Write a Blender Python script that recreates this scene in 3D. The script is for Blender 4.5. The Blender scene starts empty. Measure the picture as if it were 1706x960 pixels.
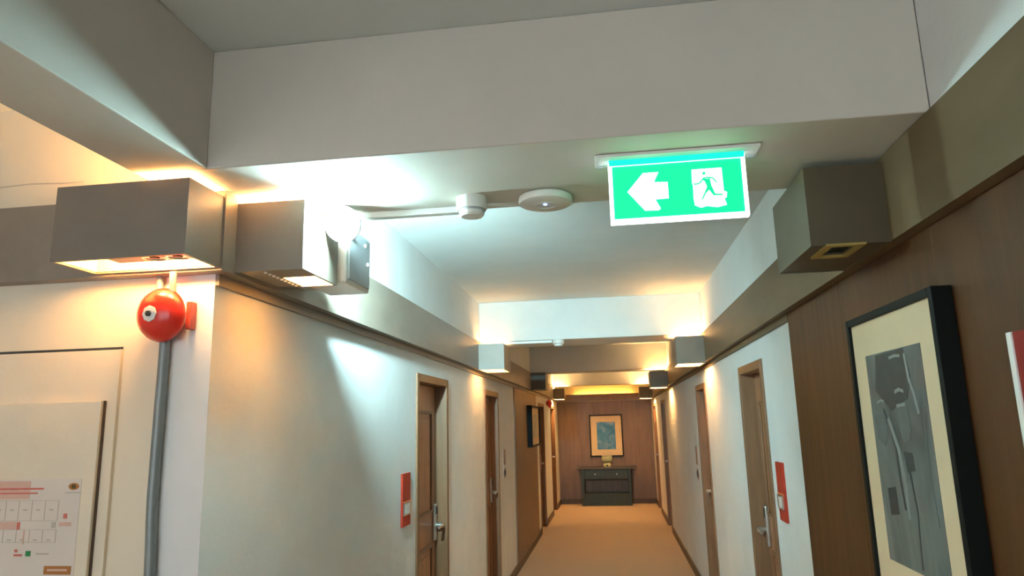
import bpy, bmesh, math, random
from mathutils import Vector, Matrix

random.seed(7)
scene = bpy.context.scene
COL = scene.collection

# ---------------------------------------------------------------- camera
F_PX = 1150.0
FW = Vector((-0.13436634, 0.97195878, 0.1929814))
RT = Vector((0.9896324, 0.14159058, -0.02407965))
UP = Vector((0.05072878, -0.18774515, 0.9809069))
cam_data = bpy.data.cameras.new('camera')
cam_data.sensor_fit = 'HORIZONTAL'
cam_data.sensor_width = 36.0
cam_data.lens = 36.0 * F_PX / 1706.0
cam_data.clip_start = 0.02
cam = bpy.data.objects.new('camera', cam_data)
COL.objects.link(cam)
m = Matrix((RT, UP, -FW)).transposed().to_4x4()
m.translation = Vector((0, 0, 1.7))
cam.matrix_world = m
scene.camera = cam

# ---------------------------------------------------------------- world and exposure
world = bpy.data.worlds.new('world')
scene.world = world
world.use_nodes = True
world.node_tree.nodes['Background'].inputs[0].default_value = (0.88, 0.95, 1.0, 1)
world.node_tree.nodes['Background'].inputs[1].default_value = 1.35
vs = scene.view_settings
vs.view_transform = 'Standard'
vs.look = 'None'
vs.gamma = 1.0
vs.exposure = 1.8
vs.use_curve_mapping = False

WARM = (1.0, 0.60, 0.26)
COOL = (0.58, 0.95, 1.0)
LAMP = 110.0           # emission of a lit bulb in a box light
EMERG2 = 3000.0
EMERG = 260.0         # emission of the emergency heads
SIGN = 0.42

# ---------------------------------------------------------------- materials
MATS = {}
def nodes_of(name):
    mt = bpy.data.materials.new(name)
    mt.use_nodes = True
    nt = mt.node_tree
    return mt, nt, nt.nodes['Principled BSDF']

def mat(name, col, rough=0.6, metal=0.0, var=0.0, scale=8.0, bump=0.0, bscale=60.0, stretch=(1, 1, 1), spec=0.5, col2=None):
    if name in MATS: return MATS[name]
    mt, nt, b = nodes_of(name)
    b.inputs['Roughness'].default_value = rough
    b.inputs['Metallic'].default_value = metal
    b.inputs['Specular IOR Level'].default_value = spec
    b.inputs['Base Color'].default_value = (*col, 1)
    N, L = nt.nodes, nt.links
    if var or bump or col2:
        tc = N.new('ShaderNodeTexCoord'); mp = N.new('ShaderNodeMapping')
        mp.inputs['Scale'].default_value = stretch
        L.new(tc.outputs['Object'], mp.inputs['Vector'])
    if var or col2:
        nz = N.new('ShaderNodeTexNoise'); nz.inputs['Scale'].default_value = scale
        nz.inputs['Detail'].default_value = 6; nz.inputs['Roughness'].default_value = 0.6
        L.new(mp.outputs[0], nz.inputs['Vector'])
        rp = N.new('ShaderNodeValToRGB')
        a = [c * (1 - var) for c in col]; z = col2 if col2 else [min(1, c * (1 + var)) for c in col]
        rp.color_ramp.elements[0].position = 0.3; rp.color_ramp.elements[1].position = 0.7
        rp.color_ramp.elements[0].color = (*a, 1); rp.color_ramp.elements[1].color = (*z, 1)
        L.new(nz.outputs['Fac'], rp.inputs['Fac']); L.new(rp.outputs['Color'], b.inputs['Base Color'])
    if bump:
        n2 = N.new('ShaderNodeTexNoise'); n2.inputs['Scale'].default_value = bscale; n2.inputs['Detail'].default_value = 4
        L.new(mp.outputs[0], n2.inputs['Vector'])
        bp = N.new('ShaderNodeBump'); bp.inputs['Strength'].default_value = bump; bp.inputs['Distance'].default_value = 0.01
        L.new(n2.outputs['Fac'], bp.inputs['Height']); L.new(bp.outputs[0], b.inputs['Normal'])
    MATS[name] = mt
    return mt

def emit(name, col, strength, base=None):
    if name in MATS: return MATS[name]
    mt, nt, b = nodes_of(name)
    b.inputs['Base Color'].default_value = (*(base or col), 1)
    b.inputs['Emission Color'].default_value = (*col, 1)
    b.inputs['Emission Strength'].default_value = strength
    b.inputs['Roughness'].default_value = 0.5
    MATS[name] = mt
    return mt

def paint_art(name, cols, scale, stretch=(1, 1, 1), seed=0.0):
    mt, nt, b = nodes_of(name)
    N, L = nt.nodes, nt.links
    tc = N.new('ShaderNodeTexCoord'); mp = N.new('ShaderNodeMapping')
    mp.inputs['Scale'].default_value = stretch; mp.inputs['Location'].default_value = (seed, seed * .7, seed * 1.3)
    nz = N.new('ShaderNodeTexNoise'); nz.inputs['Scale'].default_value = scale; nz.inputs['Detail'].default_value = 5
    nz.inputs['Distortion'].default_value = 1.2
    rp = N.new('ShaderNodeValToRGB'); cr = rp.color_ramp
    while len(cr.elements) < len(cols): cr.elements.new(0.5)
    for i, c in enumerate(cols):
        cr.elements[i].position = 0.28 + 0.44 * i / (len(cols) - 1); cr.elements[i].color = (*c, 1)
    L.new(tc.outputs['Object'], mp.inputs['Vector']); L.new(mp.outputs[0], nz.inputs['Vector'])
    L.new(nz.outputs['Fac'], rp.inputs['Fac']); L.new(rp.outputs['Color'], b.inputs['Base Color'])
    b.inputs['Roughness'].default_value = 0.45
    return mt

PLASTER = mat('white_plaster', (0.74, 0.75, 0.74), 0.75, var=0.05, scale=3, bump=0.10, bscale=45)
CREAM = mat('cream_plaster', (0.76, 0.67, 0.52), 0.7, var=0.05, scale=3, bump=0.08, bscale=45)
CEIL = mat('ceiling_paint', (0.66, 0.70, 0.69), 0.8, var=0.05, scale=2, bump=0.08, bscale=30)
BEAM = mat('beam_paint', (0.62, 0.58, 0.51), 0.7, var=0.05, scale=2, bump=0.08, bscale=30)
TAUPE = mat('taupe_cornice', (0.25, 0.205, 0.165), 0.42, var=0.14, scale=5, stretch=(1, .35, 1), bump=0.05, bscale=30)
BROWNBOX = mat('brown_lacquer', (0.20, 0.165, 0.13), 0.45, var=0.08, scale=6)
DARKTAUPE = mat('brown_cornice', (0.155, 0.105, 0.055), 0.5, var=0.14, scale=5, stretch=(1, .35, 1), bump=0.05, bscale=30, spec=.2)
DARKBOX = mat('dark_brown_lacquer', (0.10, 0.078, 0.045), 0.45, var=0.08, scale=6)
PALEBOX = mat('pale_grey_lacquer', (0.42, 0.40, 0.36), 0.5, var=0.05, scale=6)
WOOD = mat('walnut_veneer', (0.088, 0.037, 0.012), 0.5, var=0.25, scale=7, stretch=(3, 3, .28), bump=0.05, bscale=50, spec=.22)
WOODF = mat('far_wall_veneer', (0.175, 0.112, 0.078), 0.45, var=0.18, scale=6, stretch=(3, 3, .3), bump=0.04, bscale=50)
DOORW = mat('door_timber', (0.35, 0.165, 0.078), 0.4, var=0.22, scale=8, stretch=(3, 3, .25), bump=0.04, bscale=60)
DOORD = mat('door_frame_timber', (0.21, 0.105, 0.05), 0.42, var=0.2, scale=8, stretch=(3, 3, .25), bump=0.04, bscale=60)
SKIRT = mat('skirting_timber', (0.09, 0.05, 0.028), 0.45, var=0.2, scale=9, stretch=(1, .3, 1))
CARPET = mat('tan_carpet', (0.56, 0.43, 0.31), 0.95, var=0.16, scale=60, bump=0.5, bscale=400, spec=0.1)
BLACKW = mat('black_frame', (0.006, 0.008, 0.007), 0.55, var=0.1, scale=10, spec=.15)
MATBOARD = mat('cream_mat_board', (0.66, 0.52, 0.34), 0.8, var=0.03, scale=10)
WHITEP = mat('white_plastic', (0.78, 0.78, 0.75), 0.4, var=0.02, scale=10)
GREYP = mat('grey_plastic', (0.42, 0.45, 0.48), 0.45, var=0.04, scale=10)
DARKP = mat('dark_plastic', (0.03, 0.035, 0.035), 0.5, var=0.1, scale=10)
STEEL = mat('brushed_steel', (0.62, 0.62, 0.60), 0.3, 0.9, var=0.06, scale=20)
GREYPIPE = mat('grey_conduit', (0.22, 0.25, 0.25), 0.4, 0.2, var=0.08, scale=14)
RED = mat('red_enamel', (0.75, 0.035, 0.02), 0.25, var=0.05, scale=6)
REDSIGN = mat('red_acrylic', (0.44, 0.042, 0.022), 0.45, var=0.08, scale=12, spec=.2)
REDTRIM = mat('dull_red_plastic', (0.5, 0.08, 0.06), 0.45, var=0.06, scale=12)
BRASSRIM = mat('ochre_rim', (0.42, 0.30, 0.08), 0.45, var=0.1, scale=12)
REFLECT = mat('lamp_interior', (0.80, 0.66, 0.40), 0.5, var=0.04, scale=12)
TABLEW = mat('dark_green_stain', (0.020, 0.030, 0.020), 0.4, var=0.25, scale=9, stretch=(1, 1, 3))
TABLET = mat('table_top_timber', (0.09, 0.065, 0.04), 0.4, var=0.2, scale=9, stretch=(.3, 1, 1))
CELADON = mat('celadon_glaze', (0.42, 0.47, 0.30), 0.3, var=0.12, scale=14)
PAPER = mat('poster_paper', (0.70, 0.62, 0.54), 0.7, var=0.03, scale=8)
INKR = mat('red_ink', (0.58, 0.16, 0.12), 0.7, var=0.1, scale=50)
INKP = mat('pink_ink', (0.66, 0.42, 0.33), 0.7, var=0.05, scale=50)
INKG = mat('green_ink', (0.02, 0.22, 0.06), 0.7, var=0.1, scale=50)
INKO = mat('orange_brown_ink', (0.42, 0.16, 0.035), 0.7, var=0.1, scale=50)
INKL = mat('grey_ink', (0.50, 0.44, 0.36), 0.7, var=0.05, scale=50)
INKD = mat('olive_ink', (0.10, 0.07, 0.02), 0.7, var=0.1, scale=50)
GREYART = mat('grey_print_ink', (0.10, 0.12, 0.12), 0.5, var=0.2, scale=20)
DARKART = mat('dark_print_ink', (0.035, 0.042, 0.042), 0.5, var=0.2, scale=20)
PALEART = mat('pale_print_ink', (0.22, 0.25, 0.24), 0.5, var=0.15, scale=20)
E_BULB = emit('bulb_glow', WARM, LAMP)
E_COVE = emit('cove_tube_glow', (1.0, 0.42, 0.05), 24.0)
E_EMERG = emit('emergency_lens_glow', COOL, EMERG)
E_EMERG2 = emit('emergency_lens_glow_far', COOL, EMERG2)
E_GREEN = emit('sign_green_glow', (0.0, 0.80, 0.215), SIGN)
E_WHITE = emit('sign_white_glow', (0.86, 1.0, 0.97), SIGN * 1.9)
E_BLUE = emit('blue_led_glow', (0.15, 0.3, 1.0), 3.0)
E_LED = emit('white_led_glow', (0.9, 1.0, 1.0), 3.0)

# ---------------------------------------------------------------- helpers
def bx(bm, lo, hi):
    x0, y0, z0 = lo; x1, y1, z1 = hi
    v = [bm.verts.new(p) for p in ((x0,y0,z0),(x1,y0,z0),(x1,y1,z0),(x0,y1,z0),(x0,y0,z1),(x1,y0,z1),(x1,y1,z1),(x0,y1,z1))]
    for f in ((0,3,2,1),(4,5,6,7),(0,1,5,4),(1,2,6,5),(2,3,7,6),(3,0,4,7)):
        bm.faces.new([v[i] for i in f])

def link(name, bm, material, parent=None, bevel=0.0, smooth=False):
    me = bpy.data.meshes.new(name)
    bmesh.ops.recalc_face_normals(bm, faces=bm.faces[:])
    bm.to_mesh(me); bm.free()
    me.materials.append(material)
    o = bpy.data.objects.new(name, me)
    COL.objects.link(o)
    if parent is not None: o.parent = parent
    if smooth:
        for p in me.polygons: p.use_smooth = True
        me.set_sharp_from_angle(angle=math.radians(40))
    if bevel:
        md = o.modifiers.new('bevel', 'BEVEL'); md.width = bevel; md.segments = 2; md.limit_method = 'ANGLE'
    return o

def boxes(name, lst, material, parent=None, bevel=0.0):
    bm = bmesh.new()
    for lo, hi in lst: bx(bm, lo, hi)
    return link(name, bm, material, parent, bevel)

def box(name, lo, hi, material, parent=None, bevel=0.0):
    return boxes(name, [(lo, hi)], material, parent, bevel)

def frame_of(d):
    d = Vector(d).normalized()
    a = Vector((0, 0, 1)) if abs(d.z) < 0.9 else Vector((1, 0, 0))
    u = d.cross(a).normalized(); v = d.cross(u).normalized()
    return d, u, v

def lathe(name, prof, origin, axis, material, parent=None, seg=32, caps=True):
    """prof: list of (distance along axis, radius)"""
    d, u, v = frame_of(axis); o0 = Vector(origin); bm = bmesh.new(); rings = []
    for t, r in prof:
        c = o0 + d * t
        if r < 1e-5: rings.append([bm.verts.new(c)])
        else: rings.append([bm.verts.new(c + (u * math.cos(2*math.pi*i/seg) + v * math.sin(2*math.pi*i/seg)) * r) for i in range(seg)])
    for a, b in zip(rings, rings[1:]):
        for i in range(seg):
            j = (i + 1) % seg
            if len(a) == 1 and len(b) == 1: continue
            if len(a) == 1: bm.faces.new((a[0], b[i], b[j]))
            elif len(b) == 1: bm.faces.new((a[i], a[j], b[0]))
            else: bm.faces.new((a[i], a[j], b[j], b[i]))
    if caps:
        for r in (rings[0], rings[-1]):
            if len(r) > 2: bm.faces.new(r)
    return link(name, bm, material, parent, smooth=True)

def tube(name, pts, r, material, parent=None, seg=14):
    bm = bmesh.new(); rings = []
    P = [Vector(p) for p in pts]
    d0, u, v = frame_of(P[1] - P[0])
    for k, p in enumerate(P):
        d = (P[min(k+1, len(P)-1)] - P[max(k-1, 0)]).normalized()
        u = (u - d * u.dot(d)).normalized(); v = d.cross(u).normalized()
        rings.append([bm.verts.new(p + (u*math.cos(2*math.pi*i/seg) + v*math.sin(2*math.pi*i/seg))*r) for i in range(seg)])
    for a, b in zip(rings, rings[1:]):
        for i in range(seg):
            j = (i+1) % seg; bm.faces.new((a[i], a[j], b[j], b[i]))
    bm.faces.new(rings[0]); bm.faces.new(rings[-1])
    return link(name, bm, material, parent, smooth=True)

def prism(name, pts, t0, t1, plane, material, parent=None):
    """2D outline extruded. plane 'y': pts are (x,z), between y=t0 and y=t1; plane 'x': pts are (y,z)."""
    bm = bmesh.new()
    mk = (lambda p, t: (p[0], t, p[1])) if plane == 'y' else (lambda p, t: (t, p[0], p[1]))
    a = [bm.verts.new(mk(p, t0)) for p in pts]; b = [bm.verts.new(mk(p, t1)) for p in pts]
    n = len(pts)
    fa = bm.faces.new(a); fb = bm.faces.new(b)
    for i in range(n): bm.faces.new((a[i], a[(i+1) % n], b[(i+1) % n], b[i]))
    bm.normal_update()
    bmesh.ops.triangulate(bm, faces=[fa, fb], ngon_method='EAR_CLIP')
    return link(name, bm, material, parent)

def ribbon(pts, w):
    """2D polyline to outline of width w"""
    L, R = [], []
    for i, p in enumerate(pts):
        a = Vector(pts[max(i-1, 0)]); b = Vector(pts[min(i+1, len(pts)-1)])
        d = (b - a).normalized(); n = Vector((-d.y, d.x)) * w / 2
        L.append(tuple(Vector(p) + n)); R.append(tuple(Vector(p) - n))
    return L + R[::-1]

def tag(o, label, cat=None, group=None, kind=None):
    o['label'] = label
    if cat: o['category'] = cat
    if group: o['group'] = group
    if kind: o['kind'] = kind
    return o

def empty(name, loc, label, cat, group=None):
    o = bpy.data.objects.new(name, None)
    COL.objects.link(o); o.location = loc; o.empty_display_size = 0.1
    tag(o, label, cat, group)
    return o

def adopt(root):
    """children were meshed in world space: keep them in place under a moved root"""
    inv = Matrix.Translation(root.location).inverted()
    for c in root.children:
        if c.type != 'EMPTY': c.matrix_parent_inverse = inv

def struct(o, label):
    o['kind'] = 'structure'; o['label'] = label
    return o

# ---------------------------------------------------------------- the corridor shell
XL, XR = -1.179, 0.837
XLC, XRC = -1.129, 0.787
XLB, XRB = -1.144, 0.802
ZCT, ZCB, ZC = 2.419, 2.171, 2.777
YW = 1.917
YF = 15.277
YB = -2.6
XLOB = -3.9
ZD = 2.022
LEFT_DOORS = [(4.13, 4.94), (6.42, 7.20), (11.25, 12.10), (13.45, 14.30)]
RIGHT_DOORS = [(3.99, 4.69), (6.42, 7.08), (11.35, 12.15), (13.75, 14.5)]

struct(box('floor', (XLOB - .2, YB - .2, -0.12), (XR + .2, YF + .2, 0), CARPET), 'tan carpet running down the corridor')
struct(box('ceiling', (XLOB - .2, YB - .2, ZC), (XR + .2, YF + .2, ZC + .12), CEIL), 'pale painted ceiling between the cross beams')

def wall_with_doors(x0, x1, y0, y1, doors, name, label):
    L = []; y = y0
    for a, b in doors:
        L.append(((x0, y, 0), (x1, a, ZC))); L.append(((x0, a, ZD), (x1, b, ZC))); y = b
    L.append(((x0, y, 0), (x1, y1, ZC)))
    return struct(boxes(name, L, PLASTER), label)

wall_left = wall_with_doors(XL - .16, XL, YW, YF, LEFT_DOORS, 'wall_left', 'white plaster corridor wall with brown doors on the left')
wall_right = wall_with_doors(XR, XR + .16, YB, YF, RIGHT_DOORS, 'wall_right', 'white plaster corridor wall with brown doors on the right')
wall_front = struct(box('wall_front', (XLOB, YW, 0), (XL - .16, YW + .16, ZC), CREAM), 'cream wall with alarm bell and evacuation plan facing the camera')
wall_far = struct(box('wall_far', (XL - .16, YF, 0), (XR + .16, YF + .15, ZC), PLASTER), 'end wall of the corridor behind the console table')
WX0, WX1, WZ0, WZ1 = -3.3, .5, .75, 2.55      # unseen window added behind the camera for soft daylight on the near beam
struct(boxes('wall_back', [((XLOB, YB - .15, 0), (WX0, YB, ZC)), ((WX1, YB - .15, 0), (XR, YB, ZC)), ((WX0, YB - .15, 0), (WX1, YB, WZ0)), ((WX0, YB - .15, WZ1), (WX1, YB, ZC))], PLASTER), 'wall with a window behind the camera')
wn = bpy.data.objects.new('window_1', None); COL.objects.link(wn); wn.location = (0, YB, WZ0); struct(wn, 'window behind the camera')
L = [((WX0, YB - .09, WZ0), (WX1, YB - .04, WZ0 + .05)), ((WX0, YB - .09, WZ1 - .05), (WX1, YB - .04, WZ1))]
for k in range(5):
    xx = WX0 + k * (WX1 - WX0 - .05) / 4
    L.append(((xx, YB - .09, WZ0 + .05), (xx + .05, YB - .04, WZ1 - .05)))
boxes('window_frame', L, WHITEP, wn)
GLASS, nt, b = nodes_of('window_glass')
tr = nt.nodes.new('ShaderNodeBsdfTransparent'); gl = nt.nodes.new('ShaderNodeBsdfGlossy'); mx = nt.nodes.new('ShaderNodeMixShader')
gl.inputs['Roughness'].default_value = .03; mx.inputs[0].default_value = .06
nt.links.new(tr.outputs[0], mx.inputs[1]); nt.links.new(gl.outputs[0], mx.inputs[2]); nt.links.new(mx.outputs[0], nt.nodes['Material Output'].inputs['Surface'])
for k in range(4):
    st = (WX1 - WX0 - .05) / 4
    box('pane', (WX0 + k*st + .05, YB - .068, WZ0 + .05), (WX0 + (k+1)*st, YB - .062, WZ1 - .05), GLASS, wn)
adopt(wn)
struct(box('wall_lobby', (XLOB - .15, YB, 0), (XLOB, YW + .16, ZC), CREAM), 'side wall of the lobby on the left')

# backs of the door recesses so that no daylight leaks through the openings
for a, b in LEFT_DOORS:
    p = box('recess_back', (XL - .19, a - .05, 0), (XL - .16, b + .05, ZD + .05), PLASTER, wall_left)
for a, b in RIGHT_DOORS:
    p = box('recess_back', (XR + .16, a - .05, 0), (XR + .19, b + .05, ZD + .05), PLASTER, wall_right)

# veneer panels clad to the walls, one object each
def panel_row_x(parent, xa, xb, y0, y1, n, z1, veneer=WOOD):
    w = (y1 - y0) / n
    for i in range(n):
        box('wood_panel', (xa, y0 + i * w + .0005, 0.1), (xb, y0 + (i+1) * w - .0005, z1), veneer, parent, bevel=.001)
panel_row_x(wall_right, XR - .012, XR, YB, 3.31, 8, ZCB - .001)
panel_row_x(wall_left, XL, XL + .012, 8.40, 10.85, 3, ZCB - .04, WOODF)
w = (XR - XL) / 3
for i in range(3):
    box('wood_panel', (XL + i*w + .0005, YF - .012, 0.1), (XL + (i+1)*w - .0005, YF, 2.139), WOODF, wall_far, bevel=.001)

# skirting boards, broken at the doors
def skirting(name, x0, x1, y0, y1, doors, label):
    L = []; y = y0
    for a, b in doors:
        L.append(((x0, y, 0), (x1, a, .1))); y = b
    L.append(((x0, y, 0), (x1, y1, .1)))
    struct(boxes(name, L, SKIRT, bevel=.003), label)
skirting('baseboard_left', XL, XL + .016, YW, YF, LEFT_DOORS, 'dark timber skirting along the left wall')
skirting('baseboard_right', XR - .016, XR, YB, YF, RIGHT_DOORS, 'dark timber skirting along the right wall')
struct(box('baseboard_far', (XL + .016, YF - .016, 0), (XR - .016, YF, .1), SKIRT, bevel=.003), 'dark timber skirting on the end wall')

# cross beams
BEAMS = [(1.691, 2.221, 'nearest deep cross beam carrying the green exit sign'),
         (6.052, 6.55, 'second cross beam down the corridor with a small white detector'),
         (9.979, 10.45, 'third cross beam down the corridor'),
         (13.9, 14.25, 'last cross beam before the end wall')]
for i, (a, b, lab) in enumerate(BEAMS):
    x0 = -1.30 if i == 0 else XLB
    struct(box('ceiling_beam', (x0, a, ZCT), (XRB, b, ZC), BEAM if i == 0 else PLASTER, bevel=.004), lab)
# edge beams over the cornices
struct(box('edge_beam', (-1.30, YB, ZCT), (-1.085, 1.691, ZC), BEAM, bevel=.004), 'edge beam over the opening to the lobby on the left')
def segs(x0, x1, name, label, first):
    L = []; y = first
    for a, b, _ in BEAMS:
        if a > y: L.append(((x0, y, ZCT), (x1, a, ZC)))
        y = b
    L.append(((x0, y, ZCT), (x1, YF, ZC)))
    struct(boxes(name, L, PLASTER), label)
segs(XL, XLB, 'edge_beam', 'white band of wall above the left cornice', 2.221)
segs(XRB, XR, 'edge_beam', 'white band of wall above the right cornice', YB)
for k, (a, b, _) in enumerate(BEAMS):    # beam ends die into the wall
    pass

# cornices
t = struct(boxes('trim_1', [((XL, YW, ZCB), (XLC, YF - .13, ZCT - .004)), ((XL, YW - .05, ZCB), (XLC, YW, ZCT - .004))], TAUPE), 'taupe cornice along the left wall')
box('moulding', (XL, YW, ZCB - .035), (XL + .012, YF - .13, ZCB), TAUPE, t)
t = struct(box('trim_2', (XRC, YB, ZCB), (XR, YF - .13, ZCT - .004), DARKTAUPE), 'taupe cornice along the right wall')
box('moulding', (XR - .014, 3.312, ZCB - .035), (XR, YF - .13, ZCB), DARKTAUPE, t)
struct(box('trim_3', (XLOB, YW - .05, ZCB), (XL, YW, ZCT - .004), TAUPE), 'taupe cornice on the cream wall above the alarm bell')
struct(box('trim_4', (XLC, YF - .13, 2.14), (XRC, YF - .10, 2.285), WOODF), 'wooden cove board across the end wall')

# hairline crack in the plaster above the cornice
prism('plaster_crack', ribbon([(-2.4, 2.512), (-2.1, 2.506), (-1.96, 2.507), (-1.85, 2.511), (-1.72, 2.504), (-1.66, 2.505)], .004), YW - .001, YW, 'y', INKL, wall_front)

# ---------------------------------------------------------------- doors
def door(n, side, y0, y1, lock_far, label):
    """side -1 left wall, +1 right wall"""
    s = side; wx = XL if s < 0 else XR
    root = bpy.data.objects.new('door_%d' % n, None); COL.objects.link(root)
    root.location = (wx, (y0 + y1) / 2, 0); struct(root, label)
    def B(name, a, b, mt, parent=root, bevel=.0):     # a, b: (depth into wall, y, z)
        xs = sorted((wx + s * a[0], wx + s * b[0]))
        return box(name, (xs[0], a[1], a[2]), (xs[1], b[1], b[2]), mt, parent, bevel)
    fw = .05
    B('jamb', (-.012, y0, 0), (.12, y0 + fw, ZD), DOORD, bevel=.003)
    B('jamb', (-.012, y1 - fw, 0), (.12, y1, ZD), DOORD, bevel=.003)
    B('head', (-.012, y0 + fw, ZD - fw), (.12, y1 - fw, ZD), DOORD, bevel=.003)
    l0, l1 = y0 + fw + .003, y1 - fw - .003
    leaf = B('door_leaf', (.075, l0, .008), (.115, l1, ZD - fw - .003), DOORW, bevel=.003)
    subs = []
    for z0, z1 in ((1.12, 1.80), (.22, .92)):
        p0, p1 = l0 + .11, l1 - .11
        mw = .022
        for a, b in (((p0, z0), (p1, z0 + mw)), ((p0, z1 - mw), (p1, z1)), ((p0, z0 + mw), (p0 + mw, z1 - mw)), ((p1 - mw, z0 + mw), (p1, z1 - mw))):
            subs.append(B('panel_moulding', (.062, a[0], a[1]), (.075, b[0], b[1]), DOORD, leaf, .004))
        subs.append(B('raised_panel', (.068, p0 + .06, z0 + .06), (.075, p1 - .06, z1 - .06), DOORW, leaf, .004))
    yl = (l1 - .05) if lock_far else (l0 + .05)
    lock = B('lock_plate', (.055, yl - .028, .93), (.075, yl + .028, 1.17), STEEL, bevel=.006)
    d = -1 if lock_far else 1
    subs2 = [lathe('spindle', [(0, .016), (.05, .016)], (wx + s * .055, yl, 1.03), (-s, 0, 0), STEEL, lock, 16),
             tube('lever', [(wx + s * .01, yl, 1.03), (wx + s * .008, yl + d * .03, 1.03), (wx + s * .008, yl + d * .11, 1.028)], .010, STEEL, lock, 10),
             B('card_slot', (.052, yl - .014, 1.10), (.056, yl + .014, 1.155), DARKP, lock)]
    subs2 and None
    ps = lathe('peephole', [(0, .009), (.004, .009), (.006, .005)], (wx + s * .075, (l0 + l1) / 2, 1.5), (-s, 0, 0), STEEL, leaf, 12)
    adopt(root)
    return root
for i, ((a, b), lab) in enumerate(zip(LEFT_DOORS, ['brown panelled door on the left wall nearest the camera', 'second brown door on the left wall', 'third door on the left wall past the wood panels', 'last door on the left wall before the end'])):
    door(i + 1, -1, a, b, True, lab)
for i, ((a, b), lab) in enumerate(zip(RIGHT_DOORS, ['brown panelled door on the right wall nearest the camera', 'second brown door on the right wall', 'third door down the right wall', 'last door on the right wall before the end'])):
    door(i + 5, 1, a, b, True, lab)

# flush service door in the cream wall
sd = bpy.data.objects.new('door_9', None); COL.objects.link(sd); sd.location = (-1.85, YW, 0)
struct(sd, 'flush cream service door behind the evacuation plan')
box('door_leaf', (-2.26, YW - .006, .01), (-1.472, YW, 1.951), CREAM, sd, .001)
box('shadow_gap', (-2.27, YW - .0035, 1.951), (-1.468, YW, 1.959), DARKP, sd)
box('edge_strip', (-1.472, YW - .012, .01), (-1.466, YW, 1.951), CREAM, sd, .001)
adopt(sd)

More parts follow.
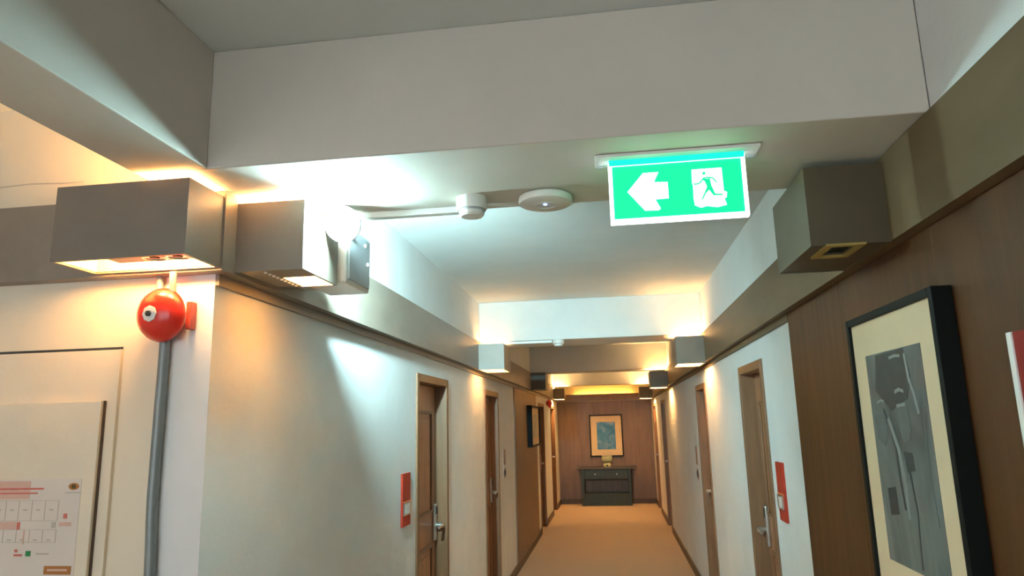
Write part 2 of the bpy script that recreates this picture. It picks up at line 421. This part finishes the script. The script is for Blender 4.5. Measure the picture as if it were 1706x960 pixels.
# ---------------------------------------------------------------- box wall lights
def box_light(x0, x1, y0, y1, z0, z1, label, along, lit=1.0, finish=BROWNBOX, closed=False, half=False, tray=False):
    root = empty('box_wall_light', ((x0+x1)/2, (y0+y1)/2, z0), label, 'wall light', 'box wall lights under the beams')
    t = .010
    bm = bmesh.new()
    bx(bm, (x0, y0, z0), (x1, y0 + t, z1)); bx(bm, (x0, y1 - t, z0), (x1, y1, z1))
    bx(bm, (x0, y0 + t, z0), (x0 + t, y1 - t, z1)); bx(bm, (x1 - t, y0 + t, z0), (x1, y1 - t, z1))
    link('housing', bm, finish, root)
    # pale liner inside
    i = t; q = .002
    bm = bmesh.new(); zi0, zi1 = z0 + .006, z1 - .006
    bx(bm, (x0+i, y0+i, zi0), (x1-i, y0+i+q, zi1)); bx(bm, (x0+i, y1-i-q, zi0), (x1-i, y1-i, zi1))
    bx(bm, (x0+i, y0+i+q, zi0), (x0+i+q, y1-i-q, zi1)); bx(bm, (x1-i-q, y0+i+q, zi0), (x1-i, y1-i-q, zi1))
    link('liner', bm, REFLECT, root)
    zm = (z0 + z1) / 2
    cx, cy = (x0+x1)/2, (y0+y1)/2
    if closed:
        hx0, hx1, hy0, hy1 = .635, .70, 1.99, 2.11
        L = [((x0+i, y0+i, z0+.002), (hx0, y1-i, z0+.008)), ((hx1, y0+i, z0+.002), (x1-i, y1-i, z0+.008)),
             ((hx0, y0+i, z0+.002), (hx1, hy0, z0+.008)), ((hx0, hy1, z0+.002), (hx1, y1-i, z0+.008))]
        boxes('bottom_plate', L, finish, root)
        r = .02
        L = [((hx0-r, hy0-r, z0-.004), (hx0, hy1+r, z0+.002)), ((hx1, hy0-r, z0-.004), (hx1+r, hy1+r, z0+.002)),
             ((hx0, hy0-r, z0-.004), (hx1, hy0, z0+.002)), ((hx0, hy1, z0-.004), (hx1, hy1+r, z0+.002))]
        boxes('opening_rim', L, BRASSRIM, root)
        box('inner_cap', (x0+i+q, y0+i+q, zm), (x1-i-q, y1-i-q, zm+.01), DARKP, root)
    # bulbs on a cross bar
    bar = .010
    if along == 'x':
        box('lamp_bar', (x0+i+q, cy-bar, zm-.006), (x1-i-q, cy+bar, zm+.006), WHITEP, root)
        spots = [(x0 + (x1-x0)*f, cy) for f in (.5, .74)] if not closed else [(cx, cy)]
    else:
        box('lamp_bar', (cx-bar, y0+i+q, zm-.006), (cx+bar, y1-i-q, zm+.006), WHITEP, root)
        spots = [(cx, y0 + (y1-y0)*f) for f in (.35, .68)]
    gm = E_BULB if lit == 1.0 else (emit('bulb_glow_%d' % int(lit*100), WARM, LAMP*lit) if lit > 0 else WHITEP)
    for sx, sy in spots:
        for sgn in (-1, 1):
            b = lathe('bulb', [(.006, .012), (.03, .013), (.032, .018), (.042, .026), (.055, .030), (.068, .026), (.076, .016), (.079, 0)],
                      (sx, sy, zm), (0, 0, sgn), emit('bulb_glow_dim', WARM, LAMP*.25) if (tray and sgn > 0) else gm, root, 14)
    if tray:      # lower tray with two round lamp faces, open compartment beside and slot behind
        tx0, tx1 = x0 + .135, x1 - i - q
        ty0, ty1 = y0 + i + q, y0 + .105
        box('lamp_tray', (tx0, ty0, z0 + .012), (tx1, ty1, z0 + .022), PALEBOX, root, .002)
        for fx in (.55, .82):
            c = (tx0 + (tx1 - tx0)*fx, (ty0 + ty1)/2, z0 + .012)
            f = lathe('lamp_face', [(0, .036), (.004, .036), (.005, .031), (.001, .027), (.001, 0)], c, (0, 0, -1), STEEL, root, 24)
            lathe('face_centre', [(.001, .014), (.004, .013), (.005, 0)], c, (0, 0, -1), DARKP, f, 16)
    if half:      # perforated plate covers the inner half of the opening
        bm = bmesh.new(); n = 9
        xm = x0 + (x1-x0)*.45
        bx(bm, (x0+i, y0+i, z0+.002), (xm, y1-i, z0+.005))
        bx(bm, (xm, y0+i, z0+.002), (x1-i, y0 + (y1-y0)*.45, z0+.005))
        link('bottom_plate', bm, finish, root)
        for k in range(n):
            lathe('stud', [(0, .006), (.004, .005), (.006, 0)], (xm-.012, y0+.03+k*(y1-y0-.06)/(n-1), z0+.002), (0, 0, -1), WHITEP, root, 8)
    adopt(root)
    return root

G = .018
ZT = 2.398
box_light(-1.545, -1.135, 1.690, YW - .05, 2.178, ZT, 'lit brown box wall light directly above the red alarm bell', 'x', lit=.58, tray=True)
box_light(XLC, -.908, 1.935, 2.205, 2.178, ZT, 'box wall light at the wall corner beside the emergency light', 'y', lit=1.0, half=True)
box_light(.575, XRC, 1.975, 2.355, 2.168, ZT, 'unlit brown box wall light on the right above the framed picture', 'y', lit=0, closed=True, finish=DARKBOX)
box_light(XLC, -.905, 5.93, 6.31, 2.165, 2.392, 'pale box wall light on the left under the second beam', 'y', lit=.22, finish=PALEBOX)
box_light(.555, XRC, 5.90, 6.28, 2.155, 2.386, 'lit brown box wall light on the right under the second beam', 'y', lit=.5)
box_light(XLC, -.915, 9.86, 10.24, 2.165, 2.40, 'unlit dark box wall light on the left under the third beam', 'y', lit=0, finish=DARKBOX)
box_light(.545, XRC, 9.83, 10.21, 2.145, 2.372, 'lit box wall light on the right under the third beam', 'y', lit=.8, finish=DARKBOX)
box_light(XLC, -.915, 13.75, 14.1, 2.15, 2.36, 'lit dark box wall light on the left near the end wall', 'y', lit=1.2, finish=DARKBOX)
box_light(.54, XRC, 13.7, 14.05, 2.12, 2.345, 'lit dark box wall light on the right near the end wall', 'y', lit=1.2, finish=DARKBOX)

# cove light over the far board
r = empty('cove_light', (0, YF - .06, 2.2), 'orange cove light tube hidden above the end wall board', 'cove light')
tube('glowing_tube', [(-.75, YF - .06, 2.22), (.45, YF - .06, 2.22)], .012, E_COVE, r)
box('tube_channel', (-.85, YF - .085, 2.175), (.55, YF - .03, 2.200), WHITEP, r)
for xx in (-.8, .47):
    box('tube_clip', (xx, YF - .07, 2.2), (xx + .03, YF - .05, 2.24), WHITEP, r)
adopt(r)

# ---------------------------------------------------------------- twin head emergency light
r = empty('emergency_light', (-.96, 2.35, 2.19), 'dazzling twin head emergency light beside the left corner', 'emergency light')
box('battery_case', (-1.045, 2.235, 2.195), (-.888, 2.47, 2.405), WHITEP, r, .008)
box('mounting_bracket', (XLC, 2.27, 2.215), (-1.045, 2.44, 2.38), GREYP, r, .003)
fp = box('front_panel', (-.888, 2.25, 2.21), (-.882, 2.455, 2.39), GREYP, r, .002)
for yy, zz in ((2.40, 2.365), (2.43, 2.30)):
    lathe('indicator', [(0, .006), (.003, .005), (.005, 0)], (-.882, yy, zz), (1, 0, 0), E_LED, r, 12)
def head(c, d, arm, glow, k=1.0, deep=False):
    c = Vector(c); d = Vector(d).normalized()
    h = lathe('lamp_head', [(a*k, b*k) for a, b in ((-.055, .018), (-.05, .030), (-.02, .043), (0, .046)) + (((.026, .047), (.026, .044), (-.01, .036)) if deep else ((.0, .040), (-.01, .036)))], c, d, WHITEP, r, 28, caps=False)
    lathe('lens', [(a*k, b*k) for a, b in (((-.012, .036), (-.008, .034), (-.006, 0)) if deep else ((-.012, .036), (.002, .036), (.012, .029), (.019, .016), (.021, 0)))], c, d, glow, h, 28)
    tube('neck', arm, .009, DARKP, r, 10)
head((-.845, 2.085, 2.357), (.02, -1, -.25), [(-.87, 2.25, 2.36), (-.87, 2.19, 2.375), (-.86, 2.135, 2.365)], E_EMERG, 1.3)
head((-.97, 2.375, 2.475), (-.13, 1, -.40), [(-.98, 2.34, 2.40), (-.98, 2.335, 2.44), (-.985, 2.34, 2.465)], E_EMERG2, 1.0, True)
adopt(r)

# ---------------------------------------------------------------- exit sign
r = empty('exit_sign', (.206, 1.85, ZCT), 'glowing green exit sign with left arrow hanging from the near beam', 'exit sign')
box('ceiling_base', (-.012, 1.805, ZCT - .010), (.428, 1.885, ZCT - .001), WHITEP, r, .002)
box('light_bar', (.026, 1.832, ZCT - .0255), (.388, 1.866, ZCT - .010), emit('sign_edge_glow', (0.0, .75, .45), SIGN * .9), r)
y0 = 1.840
pl = box('sign_panel', (.026, y0, 2.2325), (.388, y0 + .018, 2.3935), E_GREEN, r, .002)
b = .0105
zt, zb = 2.4035, 2.230
L = [((.023, y0-.003, zb), (.023+b, y0+.021, zt)), ((.390-b, y0-.003, zb), (.390, y0+.021, zt)),
     ((.023+b, y0-.003, zb), (.390-b, y0+.021, zb+b)), ((.023+b, y0-.003, zt-b), (.390-b, y0+.021, zt))]
boxes('border', L, E_WHITE, r)
ARROW = [(0.073,2.321),(0.117,2.372),(0.159,2.372),(0.145,2.344),(0.182,2.342),(0.182,2.296),(0.146,2.295),(0.159,2.268),(0.154,2.264),(0.117,2.265)]
dz = -.004
sh = lambda P: [(x, z + dz) for x, z in P]
prism('arrow', sh(ARROW), y0 - .002, y0, 'y', E_WHITE, r)
DOOR = [(0.248,2.372),(0.327,2.372),(0.328,2.306),(0.336,2.302),(0.334,2.288),(0.328,2.285),(0.333,2.267),(0.309,2.262),(0.28,2.267),(0.266,2.263),(0.25,2.271),(0.248,2.291),(0.249,2.326),(0.247,2.333)]
dr = prism('doorway_symbol', sh(DOOR), y0 - .002, y0, 'y', E_WHITE, r)
LEGS = [(0.274,2.343),(0.294,2.344),(0.297,2.323),(0.305,2.3),(0.325,2.298),(0.324,2.294),(0.3,2.295),(0.29,2.311),(0.281,2.302),(0.271,2.284),(0.268,2.286),(0.278,2.306),(0.285,2.32),(0.281,2.334)]
ARM = [(0.25,2.33),(0.26,2.33),(0.268,2.333),(0.277,2.345),(0.289,2.347),(0.302,2.344),(0.311,2.331)]
prism('running_figure', sh(LEGS), y0 - .003, y0 - .002, 'y', E_GREEN, dr)
prism('figure_arms', sh(ribbon(ARM, .004)), y0 - .003, y0 - .002, 'y', E_GREEN, dr)
prism('figure_head', sh([(.2795 + .0045*math.cos(a*math.pi/5), 2.359 + .0045*math.sin(a*math.pi/5)) for a in range(10)]), y0 - .003, y0 - .002, 'y', E_GREEN, dr)
for xx in (-.006, .405):
    boxes('spring_clip', [((xx, 1.87, ZCT - .016), (xx + .016, 1.876, ZCT - .010))], GREYP, r)
adopt(r)

# ---------------------------------------------------------------- detectors and trunking on the beams
r = empty('smoke_detector', (-.415, 2.10, ZCT), 'small white cylindrical smoke detector on the near beam', 'detector')
lathe('base', [(0, .050), (.034, .050), (.040, .047)], (-.415, 2.10, ZCT), (0, 0, -1), WHITEP, r)
lathe('chamber', [(.040, .040), (.044, .041), (.056, .040), (.062, .034), (.062, 0)], (-.415, 2.10, ZCT), (0, 0, -1), WHITEP, r)
lathe('sensing_grille', [(.040, .0415), (.046, .0415)], (-.415, 2.10, ZCT), (0, 0, -1), GREYP, r)
adopt(r)
r = empty('ceiling_disc', (-.178, 2.128, ZCT), 'flat round white ceiling disc with a blue light beside the exit sign', 'ceiling disc')
lathe('disc_body', [(0, .078), (.006, .086), (.018, .088), (.026, .084), (.030, .074), (.031, 0)], (-.178, 2.128, ZCT), (0, 0, -1), WHITEP, r, 40)
lathe('ring', [(.0305, .036), (.0325, .036), (.0325, .031), (.0305, .031)], (-.178, 2.128, ZCT), (0, 0, -1), WHITEP, r, 32, caps=False)
lathe('indicator', [(.031, .006), (.034, .005), (.0345, 0)], (-.178, 2.115, ZCT), (0, 0, -1), E_BLUE, r, 12)
adopt(r)
tag(box('cable_trunking', (-.905, 2.165, ZCT - .022), (-.47, 2.195, ZCT - .0005), WHITEP, None, .002), 'white cable trunking from the smoke detector to the emergency light', 'cable trunking')
r = empty('smoke_detector', (-.44, 6.10, ZCT), 'tiny white detector under the second beam', 'detector')
lathe('base', [(0, .052), (.03, .052), (.036, .046)], (-.44, 6.10, ZCT), (0, 0, -1), WHITEP, r, 20)
lathe('chamber', [(.036, .038), (.05, .038), (.056, .03), (.056, 0)], (-.44, 6.10, ZCT), (0, 0, -1), WHITEP, r, 20)
adopt(r)
tag(box('cable_trunking', (-.90, 6.085, ZCT - .022), (-.495, 6.115, ZCT - .0005), WHITEP, None, .002), 'white cable trunking beside the detector under the second beam', 'cable trunking')

# ---------------------------------------------------------------- alarm bells and conduits
def bell(c, d, label, s=1.0):
    c = Vector(c); d = Vector(d).normalized()
    r = empty('alarm_bell', c, label, 'alarm bell')
    lathe('back_box', [(0, .045*s), (.030*s, .045*s), (.034*s, .042*s)], c, d, REDTRIM, r, 28)
    lathe('gong', [(.034*s, .078*s), (.040*s, .081*s), (.050*s, .079*s), (.066*s, .070*s), (.080*s, .052*s), (.088*s, .032*s), (.090*s, 0)], c, d, RED, r, 40)
    b = lathe('badge', [(.088*s, .024*s), (.0925*s, .024*s), (.0935*s, .021*s), (.0935*s, 0)], c, d, WHITEP, r, 8)
    lathe('centre_nut', [(.0935*s, .009*s), (.099*s, .009*s), (.1*s, .006*s), (.1*s, 0)], c, d, DARKP, b, 6)
    adopt(r)
    return r
bell((-1.305, YW - .012, 2.045), (-.13, -1, -.06), 'round red alarm bell on the cream wall under the box light')
bk = box('junction_box', (-1.251, YW - .030, 2.0), (-1.233, YW, 2.085), REDTRIM, None, .004)
tag(bk, 'small dull red junction box tucked behind the alarm bell', 'junction box')
bell((XL + .005, 12.75, 2.05), (1, -.1, 0), 'tiny red alarm bell high on the far left wall')
tag(tube('conduit_pipe', [(-1.318, YW - .018, 2.0), (-1.321, YW - .018, 1.7), (-1.322, YW - .018, 1.52), (-1.320, YW - .018, 1.45), (-1.316, YW - .018, 1.38), (-1.310, YW - .018, 1.2), (-1.300, YW - .018, .1)], .0155, GREYPIPE), 'grey conduit pipe running down the wall below the bell', 'conduit')
tag(tube('conduit_pipe', [(-1.352, YW - .014, ZCB), (-1.35, YW - .014, 2.08)], .011, GREYPIPE), 'short conduit above the bell on its left side', 'conduit')
tag(tube('conduit_pipe', [(-1.278, YW - .062, ZCB - .001), (-1.276, YW - .06, 2.10), (-1.262, YW - .052, 2.06)], .010, GREYPIPE), 'short conduit above the bell on its right side', 'conduit')

# ---------------------------------------------------------------- evacuation plan
yb = YW - .006
r = empty('evacuation_board', (-1.82, yb, 1.0), 'white board holding the evacuation plan on the cream service door', 'notice board')
box('board', (-2.16, yb - .020, 1.02), (-1.506, yb, 1.797), CREAM, r, .002)
box('edge_trim', (-1.506, yb - .010, 1.02), (-1.5035, yb, 1.797), SKIRT, r)  # thin dark strip drawn as the shadow along the board's right edge
adopt(r)
y1 = yb - .020
r = empty('evacuation_plan', (-1.78, y1, 1.25), 'printed evacuation floor plan with red heading on the white board', 'poster')
pp = box('poster_sheet', (-2.07, y1 - .0015, 1.25), (-1.545, y1, 1.573), PAPER, r)
Y2, Y3 = y1 - .0025, y1 - .0015
def ink(name, x0, x1, z0, z1, mt): return box(name, (x0, Y2, z0), (x1, Y3, z1), mt, r)
ink('heading_tint', -2.0, -1.71, 1.517, 1.568, INKP)
box('title_line', (-1.93, Y2 - .0005, 1.543), (-1.665, Y2, 1.5485), INKR, r)
box('title_line', (-1.90, Y2 - .0005, 1.531), (-1.683, Y2, 1.5355), INKR, r)
prism('logo', [(-1.5685 + .017*math.cos(a*math.pi/8), 1.551 + .010*math.sin(a*math.pi/8)) for a in range(16)], Y2, Y3, 'y', INKO, r)
prism('logo_mark', [(-1.5685 + .008*math.cos(a*math.pi/8), 1.551 + .006*math.sin(a*math.pi/8)) for a in range(16)], Y2 - .0005, Y2, 'y', INKD, r)
ink('logo_caption', -1.594, -1.546, 1.532, 1.535, INKL)
# floor plan outline and rooms
for zz in (1.512, 1.455, 1.43, 1.395):
    ink('plan_line', -2.0, -1.612, zz, zz + .0012, INKL)
for k in range(10):
    xx = -1.998 + k * .0428
    ink('plan_line', xx, xx + .0012, 1.455, 1.512, INKL); ink('plan_line', xx, xx + .0012, 1.395, 1.43, INKL)
    if k < 9:
        ink('room_number', xx + .015, xx + .027, 1.484, 1.488, INKL); ink('room_number', xx + .015, xx + .027, 1.40, 1.404, INKL)
ink('corridor_tint', -2.0, -1.746, 1.432, 1.453, INKP)
ink('stair_mark', -1.742, -1.731, 1.431, 1.452, INKR)
ink('route_mark', -1.718, -1.713, 1.391, 1.429, INKP)
ink('route_mark', -1.741, -1.714, 1.357, 1.363, INKR)
ink('route_mark', -1.740, -1.730, 1.368, 1.376, INKR)
ink('you_are_here_square', -1.703, -1.687, 1.357, 1.372, INKG)
ink('legend_caption', -1.67, -1.63, 1.362, 1.366, INKL)
ink('extinguisher_mark', -1.593, -1.581, 1.461, 1.475, INKR)
ink('extinguisher_caption', -1.605, -1.566, 1.440, 1.451, INKP)
ink('lift_mark', -1.629, -1.616, 1.435, 1.452, INKL)
bt = ink('legend_button', -1.639, -1.553, 1.308, 1.331, INKO)
box('button_caption', (-1.628, Y2 - .0005, 1.317), (-1.565, Y2, 1.323), INKP, r)
adopt(r)

# ---------------------------------------------------------------- door number signs
def door_sign(side, y0, y1, z0, z1, label, x_off=.0, grp='door signs'):
    s = side; wx = (XL if s < 0 else XR)
    r = empty('door_sign', (wx, (y0+y1)/2, z0), label, 'door sign', grp)
    def B(name, a, b, mt):
        xs = sorted((wx - s*a[0], wx - s*b[0]))
        return box(name, (xs[0], a[1], a[2]), (xs[1], b[1], b[2]), mt, r, .001)
    h = z1 - z0
    B('red_plate', (0, y0, z0), (.012, y1, z1), REDSIGN)
    m0, m1 = (y0 + .012, y1 + .002) if s < 0 else (y0 + .03, y1 + .002)
    B('silver_holder', (.012, m0, z0 + .20*h), (.017, m1, z0 + .44*h), STEEL)
    B('card', (.017, m0 + .02, z0 + .23*h), (.018, m1 - .03, z0 + .41*h), WHITEP)
    B('divider', (.012, y0, z0 + .45*h), (.0145, y1, z0 + .47*h), mat('sign_orange', (.75, .22, .08), .4, var=.05))
    adopt(r)
door_sign(-1, 3.835, 3.985, 1.155, 1.44, 'red door sign with silver holder left of the nearest left door')
door_sign(1, 3.715, 3.855, 1.185, 1.475, 'red door sign with silver holder right of the nearest right door')
def small_sign(side, y0, y1, z0, z1, label):
    s = side; wx = (XL if s < 0 else XR)
    r = empty('door_sign', (wx, (y0+y1)/2, z0), label, 'door sign', 'door signs')
    def B(name, a, b, mt):
        xs = sorted((wx - s*a[0], wx - s*b[0]))
        return box(name, (xs[0], a[1], a[2]), (xs[1], b[1], b[2]), mt, r, .001)
    h = z1 - z0
    B('plate', (0, y0, z0), (.010, y1, z1), mat('faded_pink_plate', (.42, .27, .22), .5, var=.05))
    B('holder', (.010, y0 + .02, z0 + .08*h), (.015, y1 - .02, z0 + .25*h), DARKP)
    B('card', (.010, y0 + .02, z0 + .32*h), (.013, y1 - .02, z0 + .45*h), WHITEP)
    adopt(r)
small_sign(-1, 7.47, 7.62, 1.14, 1.43, 'small faded door sign beyond the second left door')
small_sign(1, 7.33, 7.48, 1.10, 1.43, 'small dark door sign beyond the second right door')

# ---------------------------------------------------------------- framed pictures
def frame_boxes(y0, y1, z0, z1, xa, xb, w):
    return [((xa, y0, z0), (xb, y0+w, z1)), ((xa, y1-w, z0), (xb, y1, z1)), ((xa, y0+w, z0), (xb, y1-w, z0+w)), ((xa, y0+w, z1-w), (xb, y1-w, z1))]

# large picture on the right wood wall
r = empty('framed_picture', (XR - .012, 2.08, 1.14), 'large framed grey abstract print in a deep black frame on the right wood wall', 'picture')
py0, py1, pz0, pz1 = 1.765, 2.392, 1.145, 2.003
xa, xb = .776, XR - .0125
boxes('frame', frame_boxes(py0, py1, pz0, pz1, xa, xb, .022), BLACKW, r, .002)
box('backing', (XR - .03, py0 + .022, pz0 + .022), (XR - .0125, py1 - .022, pz1 - .022), BLACKW, r)
mt_ = box('mat_board', (.786, py0 + .022, pz0 + .022), (.790, py1 - .022, pz1 - .022), MATBOARD, r)
ARTG = paint_art('grey_abstract_print', [(.05, .058, .056), (.10, .115, .112), (.14, .16, .152), (.21, .23, .22)], 3.2, (1, 1.5, .8), 2.3)
art = box('print', (.7845, 1.885, 1.285), (.786, 2.272, 1.878), ARTG, r)
xp, xq = .7837, .7845
def mark(name, pts, mt): return prism(name, pts, xp - (.0006 if mt is PALEART else .0), xq, 'x', mt, art)
mark('print_shape', [(2.19, 1.872), (1.99, 1.876), (1.965, 1.80), (2.0, 1.74), (2.12, 1.71), (2.22, 1.77)], DARKART)
mark('print_shape', [(2.082,1.715),(2.05,1.728),(2.01,1.722),(2.004,1.66),(2.018,1.632),(2.05,1.622),(2.071,1.632),(2.08,1.67)], GREYART)
mark('print_shape', [(2.072,1.60),(2.017,1.598),(2.012,1.552),(2.062,1.543)], DARKART)
mark('print_shape', [(2.22,1.49),(2.16,1.499),(2.156,1.424),(2.216,1.415)], DARKART)
mark('print_shape', [(2.25,1.70),(2.17,1.70),(2.165,1.64),(2.20,1.61),(2.25,1.63)], GREYART)
mark('print_shape', [(2.08,1.766),(2.05,1.772),(2.02,1.765),(2.02,1.757),(2.05,1.762),(2.08,1.756)], PALEART)
mark('print_shape', [(2.08,1.727),(2.02,1.731),(2.02,1.722),(2.08,1.718)], PALEART)
mark('print_shape', ribbon([(2.09,1.857),(2.05,1.860),(2.015,1.857)], .008), PALEART)
mark('print_shape', ribbon([(2.22,1.735),(2.19,1.741),(2.165,1.738)], .007), PALEART)
mark('print_line', ribbon([(2.176,1.715),(2.14,1.65),(2.123,1.609),(2.117,1.517),(2.107,1.441)], .011), DARKART)
mark('print_line', ribbon([(2.046,1.545),(2.031,1.443),(2.04,1.37),(2.046,1.297)], .007), DARKART)
mark('print_line', ribbon([(1.911,1.721),(1.925,1.558),(1.911,1.421)], .006), GREYART)
mark('print_line', ribbon([(1.985,1.861),(1.976,1.791),(1.955,1.75),(1.942,1.70)], .012), PALEART)
mark('print_line', ribbon([(2.15,1.69),(2.10,1.60),(2.085,1.50),(2.085,1.42)], .018), PALEART)
adopt(r)

# picture on the end wall
r = empty('framed_picture', (-.148, YF - .012, .98), 'small framed blue print on the end wall above the console table', 'picture')
fx0, fx1, fz0, fz1 = -.50, .205, .965, 1.845
yf0, yf1 = YF - .05, YF - .0125
w_ = .026
boxes('frame', [((fx0, yf0, fz0), (fx0+w_, yf1, fz1)), ((fx1-w_, yf0, fz0), (fx1, yf1, fz1)), ((fx0+w_, yf0, fz0), (fx1-w_, yf1, fz0+w_)), ((fx0+w_, yf0, fz1-w_), (fx1-w_, yf1, fz1))], BLACKW, r, .002)
box('mat_board', (fx0+w_, YF - .040, fz0+w_), (fx1-w_, YF - .034, fz1-w_), MATBOARD, r)
ARTB = paint_art('blue_print', [(.010, .08, .22), (.02, .15, .34), (.05, .20, .38), (.14, .26, .46), (.26, .36, .48)], 4.2, (1, 1, .8), .4)
box('print', (-.345, YF - .0415, 1.115), (.047, YF - .040, 1.69), ARTB, r)
adopt(r)

# picture on the left wood panels
r = empty('framed_picture', (XL + .012, 10.15, 1.37), 'framed pale print on the left wood panels', 'picture')
q0, q1, s0, s1 = 9.62, 10.65, 1.375, 1.945
xa, xb = XL + .0125, XL + .085
boxes('frame', frame_boxes(q0, q1, s0, s1, xa, xb, .025), BLACKW, r, .002)
box('mat_board', (XL + .06, q0+.025, s0+.025), (XL + .066, q1-.025, s1-.025), MATBOARD, r)
ARTP = paint_art('pale_olive_print', [(.28, .30, .22), (.42, .42, .33), (.52, .50, .40)], 4, (1, 1, 1), 1.1)
box('print', (XL + .066, q0+.30, s0+.12), (XL + .0675, q1-.20, s1-.12), ARTP, r)
adopt(r)

# red notice at the right edge
r = empty('fire_notice', (XR - .012, 1.33, 1.25), 'red notice board with white edge at the right border of the view', 'notice')
box('white_edge', (XR - .034, 1.515, 1.28), (XR - .0125, 1.532, 1.858), WHITEP, r, .002)
box('white_edge', (XR - .034, 1.09, 1.28), (XR - .0125, 1.107, 1.858), WHITEP, r, .002)
box('red_panel', (XR - .030, 1.107, 1.28), (XR - .0125, 1.515, 1.858), mat('deep_red_board', (.24, .018, .010), .5, var=.08, scale=12, spec=.2), r, .002)
adopt(r)

# ---------------------------------------------------------------- console table and urn at the far end
ty0, ty1 = YF - .42, YF - .05
r = empty('console_table', (-.18, (ty0+ty1)/2, 0), 'dark console table with low shelf against the end wall', 'table')
box('tabletop', (-.79, ty0 - .02, .735), (.44, ty1, .77), TABLET, r, .004)
LX = [(-.70, -.64), (.26, .32)]
for a, b in LX:
    box('leg', (a, ty0, 0), (b, ty0 + .05, .735), TABLEW, r, .004)
    box('leg', (a, ty1 - .07, 0), (b, ty1 - .02, .735), TABLEW, r, .004)
box('apron', (-.64, ty0 + .012, .53), (.26, ty0 + .03, .735), TABLEW, r)
for k in range(2):
    dx = -.63 + k * .445
    d = box('drawer', (dx, ty0 + .002, .545), (dx + .435, ty0 + .012, .72), TABLEW, r, .003)
    lathe('knob', [(0, .008), (.012, .008), (.016, .014), (.026, .012), (.028, 0)], (dx + .217, ty0 + .002, .632), (0, -1, 0), STEEL, d, 12)
box('apron', (-.64, ty1 - .04, .53), (.26, ty1 - .022, .735), TABLEW, r)
box('shelf', (-.66, ty0 + .01, .215), (.28, ty1 - .03, .245), TABLEW, r, .003)
box('plinth_panel', (-.64, ty0 + .015, .03), (.26, ty0 + .035, .215), TABLEW, r)
box('stretcher', (-.64, ty0 + .01, .0), (.26, ty0 + .045, .035), TABLEW, r, .003)
adopt(r)
r = empty('urn', (-.16, YF - .26, .77), 'pale green glazed urn on a foot standing on the console table', 'urn')
uc = (-.155, YF - .26, .77)
lathe('foot', [(0, .082), (.012, .085), (.03, .080), (.06, .074), (.078, .066), (.085, .052)], uc, (0, 0, 1), CELADON, r, 32)
lathe('bowl', [(.085, .048), (.10, .085), (.125, .108), (.16, .116), (.19, .112), (.215, .106), (.222, .112), (.230, .110), (.226, .098), (.19, .098), (.14, .09), (.12, 0)], uc, (0, 0, 1), CELADON, r, 32)
prism('foot_arch', [(-.175, .785), (-.135, .785), (-.135, .805), (-.145, .815), (-.165, .815), (-.175, .805)], YF - .26 - .0865, YF - .26 - .075, 'y', DARKP, r)
adopt(r)
